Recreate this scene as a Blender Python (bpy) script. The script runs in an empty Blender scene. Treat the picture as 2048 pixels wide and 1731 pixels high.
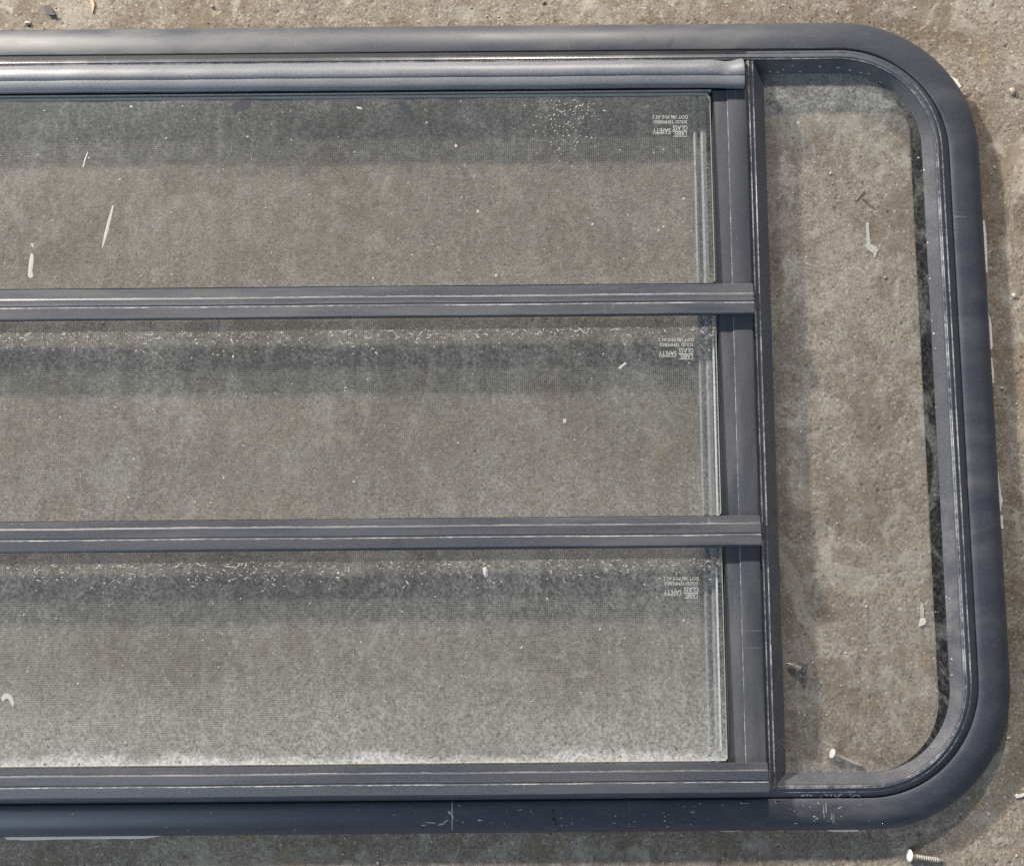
import bpy, bmesh, math, random
import numpy as np
from mathutils import Vector
from mathutils.bvhtree import BVHTree

random.seed(7)
rng = np.random.default_rng(11)
MM = 0.001
scene = bpy.context.scene
col = scene.collection

# ------------------------------------------------------------------ camera
S, F, PPX, PPY = 0.37e-3, 1743.0, 1154.0, 865.0
PITCH, ROLL = math.radians(6.0), math.radians(-0.5)
c_fwd = np.array([0.0, math.sin(PITCH), -math.cos(PITCH)])
c_up0 = np.array([0.0, math.cos(PITCH), math.sin(PITCH)])
c_rt0 = np.array([1.0, 0.0, 0.0])
c_rt = math.cos(ROLL) * c_rt0 + math.sin(ROLL) * c_up0
c_up = -math.sin(ROLL) * c_rt0 + math.cos(ROLL) * c_up0
c_pos = np.array([0.0, 0.0, 0.018]) - c_fwd * F * S
cam_d = bpy.data.cameras.new('camera')
cam = bpy.data.objects.new('camera', cam_d)
col.objects.link(cam)
from mathutils import Matrix
cam.matrix_world = Matrix(((c_rt[0], c_up[0], -c_fwd[0], c_pos[0]),
                           (c_rt[1], c_up[1], -c_fwd[1], c_pos[1]),
                           (c_rt[2], c_up[2], -c_fwd[2], c_pos[2]),
                           (0, 0, 0, 1)))
cam_d.sensor_fit = 'HORIZONTAL'
cam_d.sensor_width = 36.0
cam_d.lens = 36.0 * F / 2048.0
cam_d.shift_x = -(PPX - 1024.0) / 2048.0
cam_d.shift_y = 0.0
cam_d.clip_start = 0.01
cam_d.clip_end = 100.0
scene.camera = cam

# ------------------------------------------------------------------ light
w = bpy.data.worlds.new('World')
scene.world = w
w.use_nodes = True
w.node_tree.nodes['Background'].inputs[0].default_value = (0.70, 0.84, 1.0, 1)
w.node_tree.nodes['Background'].inputs[1].default_value = 0.18

def lamp(name, kind, direction, dist, power, color, size, size_y=None):
    d = bpy.data.lights.new(name, kind)
    d.energy = power
    d.color = color
    if kind == 'AREA':
        d.shape = 'RECTANGLE'
        d.size = size
        d.size_y = size_y
    else:
        d.shadow_soft_size = size
    o = bpy.data.objects.new(name, d)
    v = Vector(direction).normalized()
    o.location = v * dist
    o.rotation_euler = (-v).to_track_quat('-Z', 'Y').to_euler()
    col.objects.link(o)
    return o
lamp('ceiling_lamp', 'POINT', (-1.75, 1.82, 1.0), 5.0, 1620, (1.0, 0.93, 0.82), 0.11)
lamp('ceiling_lamp', 'POINT', (-0.10, 1.82, 1.0), 4.6, 590, (1.0, 0.90, 0.78), 0.09)
lamp('doorway_light', 'AREA', (-1.25, -1.0, 1.0), 3.6, 52, (0.70, 0.85, 1.0), 1.5, 1.5)

vs = scene.view_settings
vs.view_transform = 'Standard'
vs.look = 'None'
vs.exposure = 0.12
vs.gamma = 1.0
vs.use_curve_mapping = False
scene.cycles.transparent_max_bounces = 24
scene.cycles.use_denoising = False

# ------------------------------------------------------------------ helpers
def ray(px, py):
    d = c_fwd + c_rt * (px - PPX) / F - c_up * (py - PPY) / F
    return d / np.linalg.norm(d)
def at(px, py, z):                       # pixel of the photograph -> point at height z
    d = ray(px, py)
    t = (z - c_pos[2]) / d[2]
    return c_pos + d * t
def Y(py, z, px=1000): return at(px, py, z)[1]
def X(px, z, py=900): return at(px, py, z)[0]

def newobj(name, me, mat=None, parent=None, smooth=None):
    o = bpy.data.objects.new(name, me)
    col.objects.link(o)
    if mat: me.materials.append(mat)
    if parent: o.parent = parent
    if smooth is not None:
        me.shade_smooth()
        me.set_sharp_from_angle(angle=math.radians(smooth))
    return o
def mesh(name, verts, faces):
    me = bpy.data.meshes.new(name)
    me.from_pydata([tuple(v) for v in verts], [], [tuple(f) for f in faces])
    me.update()
    return me
def fix_normals(me):
    bm = bmesh.new(); bm.from_mesh(me)
    bmesh.ops.recalc_face_normals(bm, faces=bm.faces)
    bm.to_mesh(me); bm.free()
def tag(o, label, cat, group=None, kind=None):
    o['label'] = label
    o['category'] = cat
    if group: o['group'] = group
    if kind: o['kind'] = kind
    return o

# ------------------------------------------------------------------ materials
class NT:
    def __init__(self, name):
        self.m = bpy.data.materials.new(name); self.m.use_nodes = True
        self.t = self.m.node_tree; self.t.nodes.clear()
        self.out = self.n('ShaderNodeOutputMaterial')
        self.tc = self.n('ShaderNodeTexCoord')
    def n(self, typ, **kw):
        nd = self.t.nodes.new(typ)
        for k, v in kw.items(): setattr(nd, k, v)
        return nd
    def l(self, a, b): self.t.links.new(a, b)
    def val(self, sock, v):
        if hasattr(v, 'is_linked') or isinstance(v, bpy.types.NodeSocket): self.l(v, sock)
        else: sock.default_value = v
    def coord(self, scale=(1, 1, 1), rot=0.0):
        mp = self.n('ShaderNodeMapping')
        mp.inputs['Scale'].default_value = scale
        mp.inputs['Rotation'].default_value = (0, 0, rot)
        self.l(self.tc.outputs['Object'], mp.inputs['Vector'])
        return mp.outputs[0]
    def noise(self, scale, detail=4, rough=0.55, vec=None, dist=0.0):
        nd = self.n('ShaderNodeTexNoise')
        nd.inputs['Scale'].default_value = scale
        nd.inputs['Detail'].default_value = detail
        nd.inputs['Roughness'].default_value = rough
        nd.inputs['Distortion'].default_value = dist
        self.l(vec if vec else self.tc.outputs['Object'], nd.inputs['Vector'])
        return nd.outputs['Fac']
    def vor(self, scale, feature='F1', vec=None, out='Distance'):
        nd = self.n('ShaderNodeTexVoronoi', feature=feature)
        nd.inputs['Scale'].default_value = scale
        self.l(vec if vec else self.tc.outputs['Object'], nd.inputs['Vector'])
        return nd.outputs[out]
    def ramp(self, fac, a, b, c0=0.0, c1=1.0):
        nd = self.n('ShaderNodeMapRange', interpolation_type='SMOOTHSTEP')
        self.val(nd.inputs['Value'], fac)
        nd.inputs['From Min'].default_value = a; nd.inputs['From Max'].default_value = b
        nd.inputs['To Min'].default_value = c0; nd.inputs['To Max'].default_value = c1
        return nd.outputs[0]
    def math(self, op, a, b=0.0, clamp=False):
        nd = self.n('ShaderNodeMath', operation=op, use_clamp=clamp)
        self.val(nd.inputs[0], a); self.val(nd.inputs[1], b)
        return nd.outputs[0]
    def mix(self, fac, a, b, blend='MIX'):
        nd = self.n('ShaderNodeMix', data_type='RGBA', blend_type=blend)
        self.val(nd.inputs[0], fac)
        for s, v in ((nd.inputs[6], a), (nd.inputs[7], b)):
            if isinstance(v, tuple): s.default_value = v if len(v) == 4 else (*v, 1)
            else: self.l(v, s)
        return nd.outputs[2]
    def bump(self, h, strength, dist):
        nd = self.n('ShaderNodeBump')
        nd.inputs['Strength'].default_value = strength
        nd.inputs['Distance'].default_value = dist
        self.l(h, nd.inputs['Height'])
        return nd.outputs[0]
    def principled(self, color, rough, metallic=0.0, normal=None, spec=0.5):
        p = self.n('ShaderNodeBsdfPrincipled')
        if isinstance(color, tuple): p.inputs['Base Color'].default_value = (*color, 1)
        else: self.l(color, p.inputs['Base Color'])
        self.val(p.inputs['Roughness'], rough)
        self.val(p.inputs['Metallic'], metallic)
        p.inputs['Specular IOR Level'].default_value = spec
        if normal: self.l(normal, p.inputs['Normal'])
        self.l(p.outputs[0], self.out.inputs[0])
        return p

def paint_mat(name, base, rough, dust=0.25, streak=(1, 1, 1), dustcol=(0.30, 0.29, 0.28), spec=0.5):
    N = NT(name)
    big = N.noise(9, 5, 0.6, N.coord(streak))
    fine = N.noise(650, 3, 0.6)
    mid = N.noise(60, 4, 0.6, N.coord(streak))
    dm = N.math('MULTIPLY', N.ramp(big, 0.42, 0.72), N.ramp(mid, 0.3, 0.75))
    dm = N.math('MULTIPLY', N.math('ADD', dm, N.math('MULTIPLY', mid, 0.35)), dust, True)
    spk = N.ramp(N.vor(260), 0.16, 0.06)
    gate = N.ramp(N.noise(34, 2), 0.55, 0.66)
    spk = N.math('MULTIPLY', N.math('MULTIPLY', spk, gate), 0.55)
    dm = N.math('MAXIMUM', dm, spk)
    c = N.mix(N.ramp(fine, 0.3, 0.7), tuple(x * 0.8 for x in base), tuple(x * 1.2 for x in base))
    c = N.mix(dm, c, dustcol)
    sc = N.math('MULTIPLY', N.ramp(N.noise(420, 3, 0.6, N.coord((0.03, 1, 1), 0.04)), 0.66, 0.72), N.ramp(N.noise(16, 3, 0.6), 0.5, 0.62))
    sc2 = N.math('MULTIPLY', N.ramp(N.noise(420, 3, 0.6, N.coord((1, 0.03, 1), 0.06)), 0.67, 0.73), N.ramp(N.noise(13, 3, 0.6), 0.54, 0.64))
    c = N.mix(N.math('MULTIPLY', N.math('MAXIMUM', sc, sc2), 0.4), c, dustcol)
    st_ = N.ramp(N.noise(24, 5, 0.65, None, 1.0), 0.36, 0.26, 0.0, 0.5)
    c = N.mix(st_, c, tuple(x * 0.55 for x in base))
    r = N.math('ADD', N.math('MULTIPLY', dm, 0.35), N.math('ADD', rough, N.math('MULTIPLY', mid, 0.12)), True)
    h = N.math('ADD', N.math('MULTIPLY', fine, 0.6), N.math('MULTIPLY', mid, 0.8))
    N.principled(c, r, 0.0, N.bump(h, 0.25, 0.00012), spec)
    return N.m

M_frame = paint_mat('black_frame_paint', (0.044, 0.051, 0.072), 0.36, 0.30, (0.35, 1, 1), (0.30, 0.29, 0.28), 0.42)
M_hood = paint_mat('satin_grey_vinyl', (0.150, 0.162, 0.192), 0.34, 0.35, (0.12, 1, 1), (0.40, 0.40, 0.40))
M_bar = paint_mat('chalky_black_rail', (0.054, 0.060, 0.080), 0.38, 0.32, (0.12, 1, 1), (0.36, 0.34, 0.32))
M_jamb = paint_mat('black_jamb_paint', (0.052, 0.057, 0.074), 0.42, 0.30, (1, 0.2, 1))
M_gasket = paint_mat('black_rubber_gasket', (0.066, 0.071, 0.086), 0.26, 0.35)
M_bead = paint_mat('bead_black_paint', (0.082, 0.089, 0.110), 0.20, 0.2, (1, 1, 1))
N_ = NT('glint_and_wear_edge')  # ridge highlights painted as pale colour; on the rails pale dust and wear
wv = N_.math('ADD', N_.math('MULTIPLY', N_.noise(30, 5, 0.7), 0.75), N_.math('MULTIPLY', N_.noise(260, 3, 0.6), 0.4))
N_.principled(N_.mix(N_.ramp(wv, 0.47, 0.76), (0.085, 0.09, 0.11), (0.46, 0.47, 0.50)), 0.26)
M_glint_wear = N_.m
M_dark = paint_mat('dark_recess_black', (0.012, 0.012, 0.014), 0.6, 0.1)
M_alu = paint_mat('dull_screen_rail', (0.20, 0.21, 0.22), 0.4, 0.3, (1, 0.2, 1))
M_vinyl_glint = paint_mat('pale_vinyl_and_glint', (0.62, 0.64, 0.66), 0.35, 0.3)  # vinyl channel colour, also used for painted glints on slot rims and strips

def simple(name, c, rough, metallic=0.0, var=0.25, scale=900):
    N = NT(name)
    f = N.noise(scale, 3)
    cc = N.mix(f, tuple(max(0, x * (1 - var)) for x in c), tuple(min(1, x * (1 + var)) for x in c))
    N.principled(cc, rough, metallic, N.bump(f, 0.3, 0.0001))
    return N.m
M_seal = simple('cream_butyl_sealant', (0.78, 0.74, 0.68), 0.75, 0, 0.18, 300)
M_white = simple('dried_white_spots', (0.47, 0.46, 0.435), 0.8, 0, 0.35)
M_dash = simple('dried_grey_drops', (0.43, 0.415, 0.375), 0.8, 0, 0.5)
M_print = simple('etched_white_print', (0.54, 0.54, 0.53), 0.7, 0, 0.45)
N_ = NT('slot_shade_and_liner_black'); N_.principled((0.002, 0.002, 0.002), 1.0, 0.0, None, 0.0); M_slot_shade_liner = N_.m  # dark of the weep slots painted flat black; the liner is black too
M_wire = simple('grey_mesh_wire', (0.27, 0.258, 0.24), 0.6, 0, 0.2)
M_nail = simple('zinc_nail_metal', (0.52, 0.50, 0.47), 0.38, 0.25, 0.25, 700)
M_nailhead = simple('white_nail_head', (0.70, 0.68, 0.65), 0.5, 0.0, 0.15)
M_screw = simple('dark_steel', (0.055, 0.055, 0.06), 0.2, 0.2, 0.25)
M_smear = simple('greasy_dark_smear', (0.050, 0.056, 0.072), 0.30, 0, 0.2)

def glass_mat(name, film, grad=None, seed=0.0, lobe=0.05, blotch=0.05, tint=(0.985, 0.986, 0.988)):
    N = NT(name)
    tr = N.n('ShaderNodeBsdfTransparent'); tr.inputs[0].default_value = (*tint, 1)
    gl = N.n('ShaderNodeBsdfGlossy'); gl.inputs['Roughness'].default_value = 0.025
    fr = N.n('ShaderNodeFresnel')
    geo = N.n('ShaderNodeNewGeometry')      # the ray leaves the slab unbent, so both faces reflect as air to glass
    N.l(N.ramp(geo.outputs['Backfacing'], 0.0, 1.0, 1.47, 1 / 1.47), fr.inputs['IOR'])
    m1 = N.n('ShaderNodeMixShader')
    N.l(fr.outputs[0], m1.inputs[0]); N.l(tr.outputs[0], m1.inputs[1]); N.l(gl.outputs[0], m1.inputs[2])
    g2 = N.n('ShaderNodeBsdfGlossy'); g2.inputs['Roughness'].default_value = 0.34
    m0 = N.n('ShaderNodeMixShader'); m0.inputs[0].default_value = lobe
    N.l(m1.outputs[0], m0.inputs[1]); N.l(g2.outputs[0], m0.inputs[2]); m1 = m0
    df = N.n('ShaderNodeBsdfDiffuse')
    v = N.coord((1, 1, 1), seed)
    big = N.noise(7, 4, 0.6, v)
    mid = N.noise(110, 5, 0.68, v)
    fine = N.noise(420, 4, 0.7, v)
    spk = N.ramp(N.vor(330, vec=v), 0.20, 0.08)
    spk = N.math('MULTIPLY', spk, N.ramp(N.noise(120, 2, vec=v), 0.52, 0.66))
    f = N.math('MULTIPLY', N.ramp(big, 0.25, 0.8, 0.55, 1.3), N.ramp(fine, 0.32, 0.72, 0.25, 1.75))
    f = N.math('MULTIPLY', f, N.ramp(mid, 0.28, 0.72, 0.8, 1.2))
    st = N.noise(120, 4, 0.6, N.coord((1, 0.06, 1), 0.12))
    f = N.math('MULTIPLY', f, N.ramp(st, 0.3, 0.72, 0.75, 1.3))
    f = N.math('MULTIPLY', f, film)
    f = N.math('ADD', f, N.math('MULTIPLY', spk, 0.16))
    bl = N.math('MULTIPLY', N.ramp(N.noise(24, 7, 0.72, N.coord((1.2, 0.8, 1), 5.1 + seed), 1.2), 0.50, 0.62), N.ramp(fine, 0.3, 0.7, 0.6, 1.3))
    f = N.math('ADD', f, N.math('MULTIPLY', bl, blotch))
    if grad:                              # dirt settled along an edge: (axis coordinate where it is full, where it fades)
        sx = N.n('ShaderNodeSeparateXYZ'); N.l(N.tc.outputs['Object'], sx.inputs[0])
        for (a, b, amount, pw) in grad:
            wob = N.math('MULTIPLY', N.math('SUBTRACT', N.noise(38, 4, 0.6), 0.5), 0.02)
            g = N.ramp(N.math('ADD', sx.outputs['Y'], wob), b, a, 0.0, 1.0)
            g = N.math('POWER', g, pw)
            g = N.math('MULTIPLY', g, N.math('MULTIPLY', N.ramp(mid, 0.2, 0.7, 0.7, 1.1), N.ramp(fine, 0.3, 0.7, 0.6, 1.3)))
            f = N.math('ADD', f, N.math('MULTIPLY', g, amount))
    f = N.math('MINIMUM', f, 0.85)
    cc = N.mix(fine, (0.575, 0.575, 0.57), (0.725, 0.725, 0.715))
    dkm = N.math('MULTIPLY', N.ramp(N.noise(330, 3, 0.6, N.coord((1, 1, 1), 1.1)), 0.60, 0.70), 0.42)
    f = N.math('MAXIMUM', f, N.math('MULTIPLY', dkm, 0.75))
    cc = N.mix(N.math('MULTIPLY', dkm, 2.2, True), cc, (0.12, 0.11, 0.09))
    N.l(cc, df.inputs[0])
    m2 = N.n('ShaderNodeMixShader')
    N.l(f, m2.inputs[0]); N.l(m1.outputs[0], m2.inputs[1]); N.l(df.outputs[0], m2.inputs[2])
    N.l(m2.outputs[0], N.out.inputs[0])
    return N.m
N_ = NT('clear_glass_underside')
t_ = N_.n('ShaderNodeBsdfTransparent'); t_.inputs[0].default_value = (0.985, 0.986, 0.988, 1); N_.l(t_.outputs[0], N_.out.inputs[0])
M_gclear = N_.m
N_ = NT('glass_edge'); N_.principled((0.42, 0.50, 0.46), 0.3, 0.0)
M_gedge = N_.m

# ------------------------------------------------------------------ ground
def fft_noise(ny, nx, step, wl_lo, wl_hi, power, seed):
    r = np.random.default_rng(seed)
    a = np.fft.rfft2(r.standard_normal((ny, nx)))
    ky = np.fft.fftfreq(ny, step)[:, None]; kx = np.fft.rfftfreq(nx, step)[None, :]
    k = np.sqrt(kx * kx + ky * ky) + 1e-9
    filt = k ** (-power) * (k > 1 / wl_hi) * np.exp(-(k * wl_lo) ** 2)
    b = np.fft.irfft2(a * filt, (ny, nx))
    return b / b.std()
GX0, GX1, GY0, GY1, GS = -0.52, 0.44, -0.37, 0.43, 0.0011
gx = np.arange(GX0, GX1, GS); gy = np.arange(GY0, GY1, GS)
H = (0.055 * fft_noise(len(gy), len(gx), GS, 0.003, 0.02, 1.0, 1)
     + 0.20 * fft_noise(len(gy), len(gx), GS, 0.012, 0.15, 1.6, 2))
pit = fft_noise(len(gy), len(gx), GS, 0.0035, 0.012, 0.6, 3)
H -= 0.5 * np.clip(pit - 1.5, 0, 2)
crust = fft_noise(len(gy), len(gx), GS, 0.004, 0.06, 1.3, 4)
H += 0.20 / (1 + np.exp(-(crust - 0.55) * 14))
H -= np.median(H)
H = np.clip(H, -1.6, 0.75) * MM
edge = np.minimum.reduce([np.broadcast_to((gx - GX0)[None, :], H.shape), np.broadcast_to((GX1 - gx)[None, :], H.shape),
                          np.broadcast_to((gy - GY0)[:, None], H.shape), np.broadcast_to((GY1 - gy)[:, None], H.shape)])
H *= np.clip(edge / 0.02, 0, 1)
far = np.array([-6, -4, -2.5, -1.6, -1.1, -0.8, -0.65])
xs = np.concatenate([far, gx, -far[::-1]]); ys = np.concatenate([far, gy, -far[::-1]])
Z = np.zeros((len(ys), len(xs))); Z[7:-7, 7:-7] = H
XX, YY = np.meshgrid(xs, ys)
co = np.stack([XX, YY, Z], -1).reshape(-1, 3).astype(np.float32)
nx, ny = len(xs), len(ys)
idx = np.arange(nx * ny).reshape(ny, nx)
q = np.stack([idx[:-1, :-1], idx[:-1, 1:], idx[1:, 1:], idx[1:, :-1]], -1).reshape(-1, 4).astype(np.int32)
me = bpy.data.meshes.new('ground')
me.vertices.add(len(co)); me.vertices.foreach_set('co', co.ravel())
me.loops.add(q.size); me.loops.foreach_set('vertex_index', q.ravel())
me.polygons.add(len(q)); me.polygons.foreach_set('loop_start', np.arange(0, q.size, 4, dtype=np.int32))
me.update(calc_edges=True)
me.shade_smooth()
def gz(x, y):
    i = int(np.clip((y - GY0) / GS, 0, len(gy) - 1)); j = int(np.clip((x - GX0) / GS, 0, len(gx) - 1))
    return float(H[i, j])

def ground_mat():
    N = NT('weathered_concrete')
    big = N.noise(5, 5, 0.6)
    b2 = N.noise(14, 6, 0.62, N.coord((1, 1, 1), 0.7), 0.6)
    mid = N.noise(75, 6, 0.65)
    fine = N.noise(480, 5, 0.7)
    vfine = N.noise(1500, 3, 0.6)
    c = N.mix(N.ramp(big, 0.35, 0.65), (0.215, 0.170, 0.130), (0.355, 0.294, 0.236))
    c = N.mix(N.ramp(b2, 0.5, 0.72), c, (0.41, 0.347, 0.282))
    c = N.mix(N.ramp(b2, 0.47, 0.30, 0, 0.8), c, (0.145, 0.106, 0.072))
    film = N.math('MULTIPLY', N.ramp(N.noise(46, 6, 0.68, None, 1.2), 0.53, 0.58), 0.62)
    c = N.mix(film, c, (0.43, 0.385, 0.328))
    c = N.mix(N.ramp(fine, 0.32, 0.72), N.mix(0.62, c, (0.10, 0.083, 0.066)), N.mix(0.36, c, (0.52, 0.475, 0.41)))
    c = N.mix(N.math('MULTIPLY', N.ramp(mid, 0.62, 0.72), 0.5), c, (0.15, 0.125, 0.098))
    g_ = N.math('MULTIPLY', N.ramp(N.noise(30, 6, 0.7, N.coord((1, 1, 1), 1.9), 0.8), 0.53, 0.64), 0.55)
    c = N.mix(g_, c, (0.40, 0.375, 0.325))
    lf = N.math('MULTIPLY', N.ramp(N.noise(210, 4, 0.6, N.coord((1, 1.5, 1), 0.5), 1.0), 0.60, 0.68), 0.7)
    c = N.mix(lf, c, (0.55, 0.50, 0.43))
    dk = N.math('MULTIPLY', N.ramp(N.noise(170, 4, 0.6, N.coord((1.3, 1, 1), 2.5), 0.8), 0.39, 0.30), 0.75)
    c = N.mix(dk, c, (0.11, 0.092, 0.072))
    ps = N.n('ShaderNodeVectorMath', operation='DISTANCE'); N.l(N.tc.outputs['Object'], ps.inputs[0])
    q_ = at(2062, 330, 0.0); ps.inputs[1].default_value = (q_[0], q_[1], 0)
    pd = N.math('ADD', ps.outputs['Value'], N.math('MULTIPLY', N.math('SUBTRACT', N.noise(60, 5), 0.5), 0.03))
    c = N.mix(N.ramp(pd, 0.030, 0.016, 0, 0.7), c, (0.50, 0.44, 0.35))
    dst = N.math('MULTIPLY', N.ramp(N.noise(11, 6, 0.68, N.coord((1, 1, 1), 3.3), 0.7), 0.51, 0.60), 0.5)
    c = N.mix(dst, c, (0.165, 0.120, 0.082))
    pal = N.math('MULTIPLY', N.ramp(N.noise(20, 7, 0.72, N.coord((1, 1, 1), 4.4), 1.4), 0.56, 0.62), 0.5)
    c = N.mix(pal, c, (0.47, 0.43, 0.365))
    # aggregate grains
    vd = N.vor(300); vc = N.vor(300, out='Color')
    sep = N.n('ShaderNodeSeparateColor'); N.l(vc, sep.inputs[0])
    g1 = N.math('MULTIPLY', N.ramp(vd, 0.42, 0.26), N.ramp(sep.outputs[0], 0.84, 0.87))
    c = N.mix(N.math('MULTIPLY', g1, 0.45), c, (0.56, 0.51, 0.44))
    g2 = N.math('MULTIPLY', N.ramp(vd, 0.40, 0.22), N.ramp(sep.outputs[1], 0.87, 0.9))
    c = N.mix(N.math('MULTIPLY', g2, 0.45), c, (0.10, 0.07, 0.06))
    rust = N.math('MULTIPLY', N.ramp(N.noise(22, 5, 0.7), 0.60, 0.72), 0.55)
    c = N.mix(rust, c, (0.33, 0.22, 0.10))
    h = N.math('ADD', N.math('MULTIPLY', fine, 1.0), N.math('MULTIPLY', vfine, 0.5))
    h = N.math('ADD', h, N.math('MULTIPLY', N.math('ADD', g1, lf), 0.5))
    h = N.math('SUBTRACT', h, N.math('MULTIPLY', g2, 0.6))
    N.principled(c, 0.88, 0.0, N.bump(h, 0.45, 0.0006), 0.3)
    return N.m
ground = newobj('ground', me, ground_mat())
ground['kind'] = 'structure'
ground['label'] = 'rough tan weathered concrete floor with pits and grit'

# ------------------------------------------------------------------ window: outer frame
XL = -0.640                                  # left end of the window, beyond the picture
win = bpy.data.objects.new('caravan_window', None)
col.objects.link(win)
tag(win, 'used caravan window with black frame, three louvre panes and one narrow side pane, lying flat', 'window')
win['kind'] = 'thing'

CORN = 22
def rrect(xl, xr, yb, yt, R, z, nstr=40):
    P = []
    def line(a, b, n):
        for i in range(n): P.append((a[0] + (b[0] - a[0]) * i / n, a[1] + (b[1] - a[1]) * i / n, z))
    def arc(cx, cy, a0, a1):
        for i in range(CORN):
            a = math.radians(a0 + (a1 - a0) * i / CORN); P.append((cx + R * math.cos(a), cy + R * math.sin(a), z))
    line((xl + R, yb), (xr - R, yb), nstr); arc(xr - R, yb + R, -90, 0)
    line((xr, yb + R), (xr, yt - R), nstr); arc(xr - R, yt - R, 0, 90)
    line((xr - R, yt), (xl + R, yt), nstr); arc(xl + R, yt - R, 90, 180)
    line((xl, yt - R), (xl, yb + R), nstr); arc(xl + R, yb + R, 180, 270)
    return P
R0 = 0.104
# (top y px, right x px, bottom y px, z mm, offset from the outer edge for the corner radius, mm)
prof_flange = [(62, 1984, 1653, 9.0, 2.5), (54, 1991, 1662, 9.3, 0.1), (52, 1993, 1664, 10.1, 0.0), (51.5, 1993, 1664, 11.0, 0.0),
        (54, 1990, 1661, 12.5, 1.0), (60, 1982, 1654, 14.9, 3.5), (70, 1970, 1643, 17.0, 7.5), (82, 1956, 1630, 18.0, 12.5),
        (94, 1944, 1615, 18.4, 17.5), (101, 1937, 1605.5, 18.2, 20.5), (104, 1933, 1601.5, 17.4, 21.8), (105, 1931, 1598.5, 15.8, 22.6)]
prof_bead = [(105, 1930, 1598, 15.7, 22.8), (106, 1927, 1596, 16.6, 24), (107.5, 1922, 1592, 18.6, 26), (110, 1918, 1588.5, 19.6, 27.6),
        (111.5, 1915, 1587, 19.3, 28.6), (113, 1914, 1585, 19.7, 29.2), (116, 1911, 1582, 20.7, 30.4), (118.5, 1908.5, 1580, 20.8, 31.4), (120, 1906.5, 1578.5, 20.2, 32.2),
        (121.5, 1905.5, 1577.5, 20.5, 32.6), (123.5, 1903, 1575, 20.3, 33.6), (125, 1901, 1573, 19.4, 34.6)]
prof_wall = [(125.5, 1900.5, 1572.5, 19.3, 34.8), (134, 1892, 1565, 16.5, 38), (144, 1882, 1556, 13.0, 42), (152, 1875, 1550, 10.4, 45)]
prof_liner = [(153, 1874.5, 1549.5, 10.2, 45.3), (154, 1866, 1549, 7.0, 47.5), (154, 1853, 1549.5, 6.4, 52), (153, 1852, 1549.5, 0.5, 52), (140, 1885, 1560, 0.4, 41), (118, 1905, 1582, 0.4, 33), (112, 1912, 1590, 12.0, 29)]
def loft(name, prof, mat, parent, wob=0.05, smooth=34, glint_wear=()):
    V, Fc = [], []
    n = None
    for k, (t, r, b, z, off) in enumerate(prof):
        zz = z * MM
        yt, xr, yb = Y(t, zz), X(r, zz), Y(b, zz)
        loop = rrect(XL + off * MM, xr, yb, yt, R0 - off * MM * 0.97, zz)
        n = len(loop)
        for (x, y, q_) in loop:
            dz = wob * MM * (math.sin(x * 31 + y * 17) + 0.6 * math.sin(x * 83 - y * 57 + 1.3)) * 0.5 if z > 5 else 0
            V.append((x, y, q_ + dz))
        if k:
            for i in range(n):
                j = (i + 1) % n
                Fc.append(((k - 1) * n + i, (k - 1) * n + j, k * n + j, k * n + i))
    m_ = mesh(name, V, Fc)
    o = newobj(name, m_, mat, parent, smooth)
    if glint_wear:
        m_.materials.append(M_glint_wear)
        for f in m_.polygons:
            if f.index // n in glint_wear: f.material_index = 1
    return o
frame = loft('outer_frame', prof_flange, M_frame, win)
bead = loft('glazing_bead', prof_bead, M_bead, win, glint_wear=(3, 7, 9))
wall = loft('rubber_gasket', prof_wall, M_gasket, win)
liner = loft('inner_liner', prof_liner, M_slot_shade_liner, win)

# ------------------------------------------------------------------ extruded pieces
def extrude_x(name, prof, x0, x1, mat, parent, n=60, deform=None, smooth=40, taper=0.0006, glint_wear=()):
    V, Fc = [], []
    m_ = len(prof)
    cy = sum(p[0] for p in prof) / m_; cz = sum(p[1] for p in prof) / m_
    xs_ = [x0 + (x1 - x0) * i / n for i in range(n + 1)]
    xs_ = [x0, x0 + taper] + xs_[1:-1] + [x1 - taper, x1]
    for i, x in enumerate(xs_):
        s = 1.0 if 0 < i < len(xs_) - 1 else 0.97
        for (y, z) in prof:
            yy, zz = cy + (y - cy) * s, cz + (z - cz) * s
            if deform: yy, zz = deform(x, yy, zz)
            V.append((x, yy, zz))
    L = len(xs_)
    for i in range(L - 1):
        for j in range(m_):
            k = (j + 1) % m_
            Fc.append((i * m_ + j, i * m_ + k, (i + 1) * m_ + k, (i + 1) * m_ + j))
    Fc.append(tuple(range(m_))[::-1]); Fc.append(tuple((L - 1) * m_ + j for j in range(m_)))
    me_ = mesh(name, V, Fc); fix_normals(me_)
    o = newobj(name, me_, mat, parent, smooth)
    if glint_wear:
        me_.materials.append(M_glint_wear)
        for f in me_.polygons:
            if f.index < (L - 1) * m_ and f.index % m_ in glint_wear: f.material_index = 1
    return o
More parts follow.
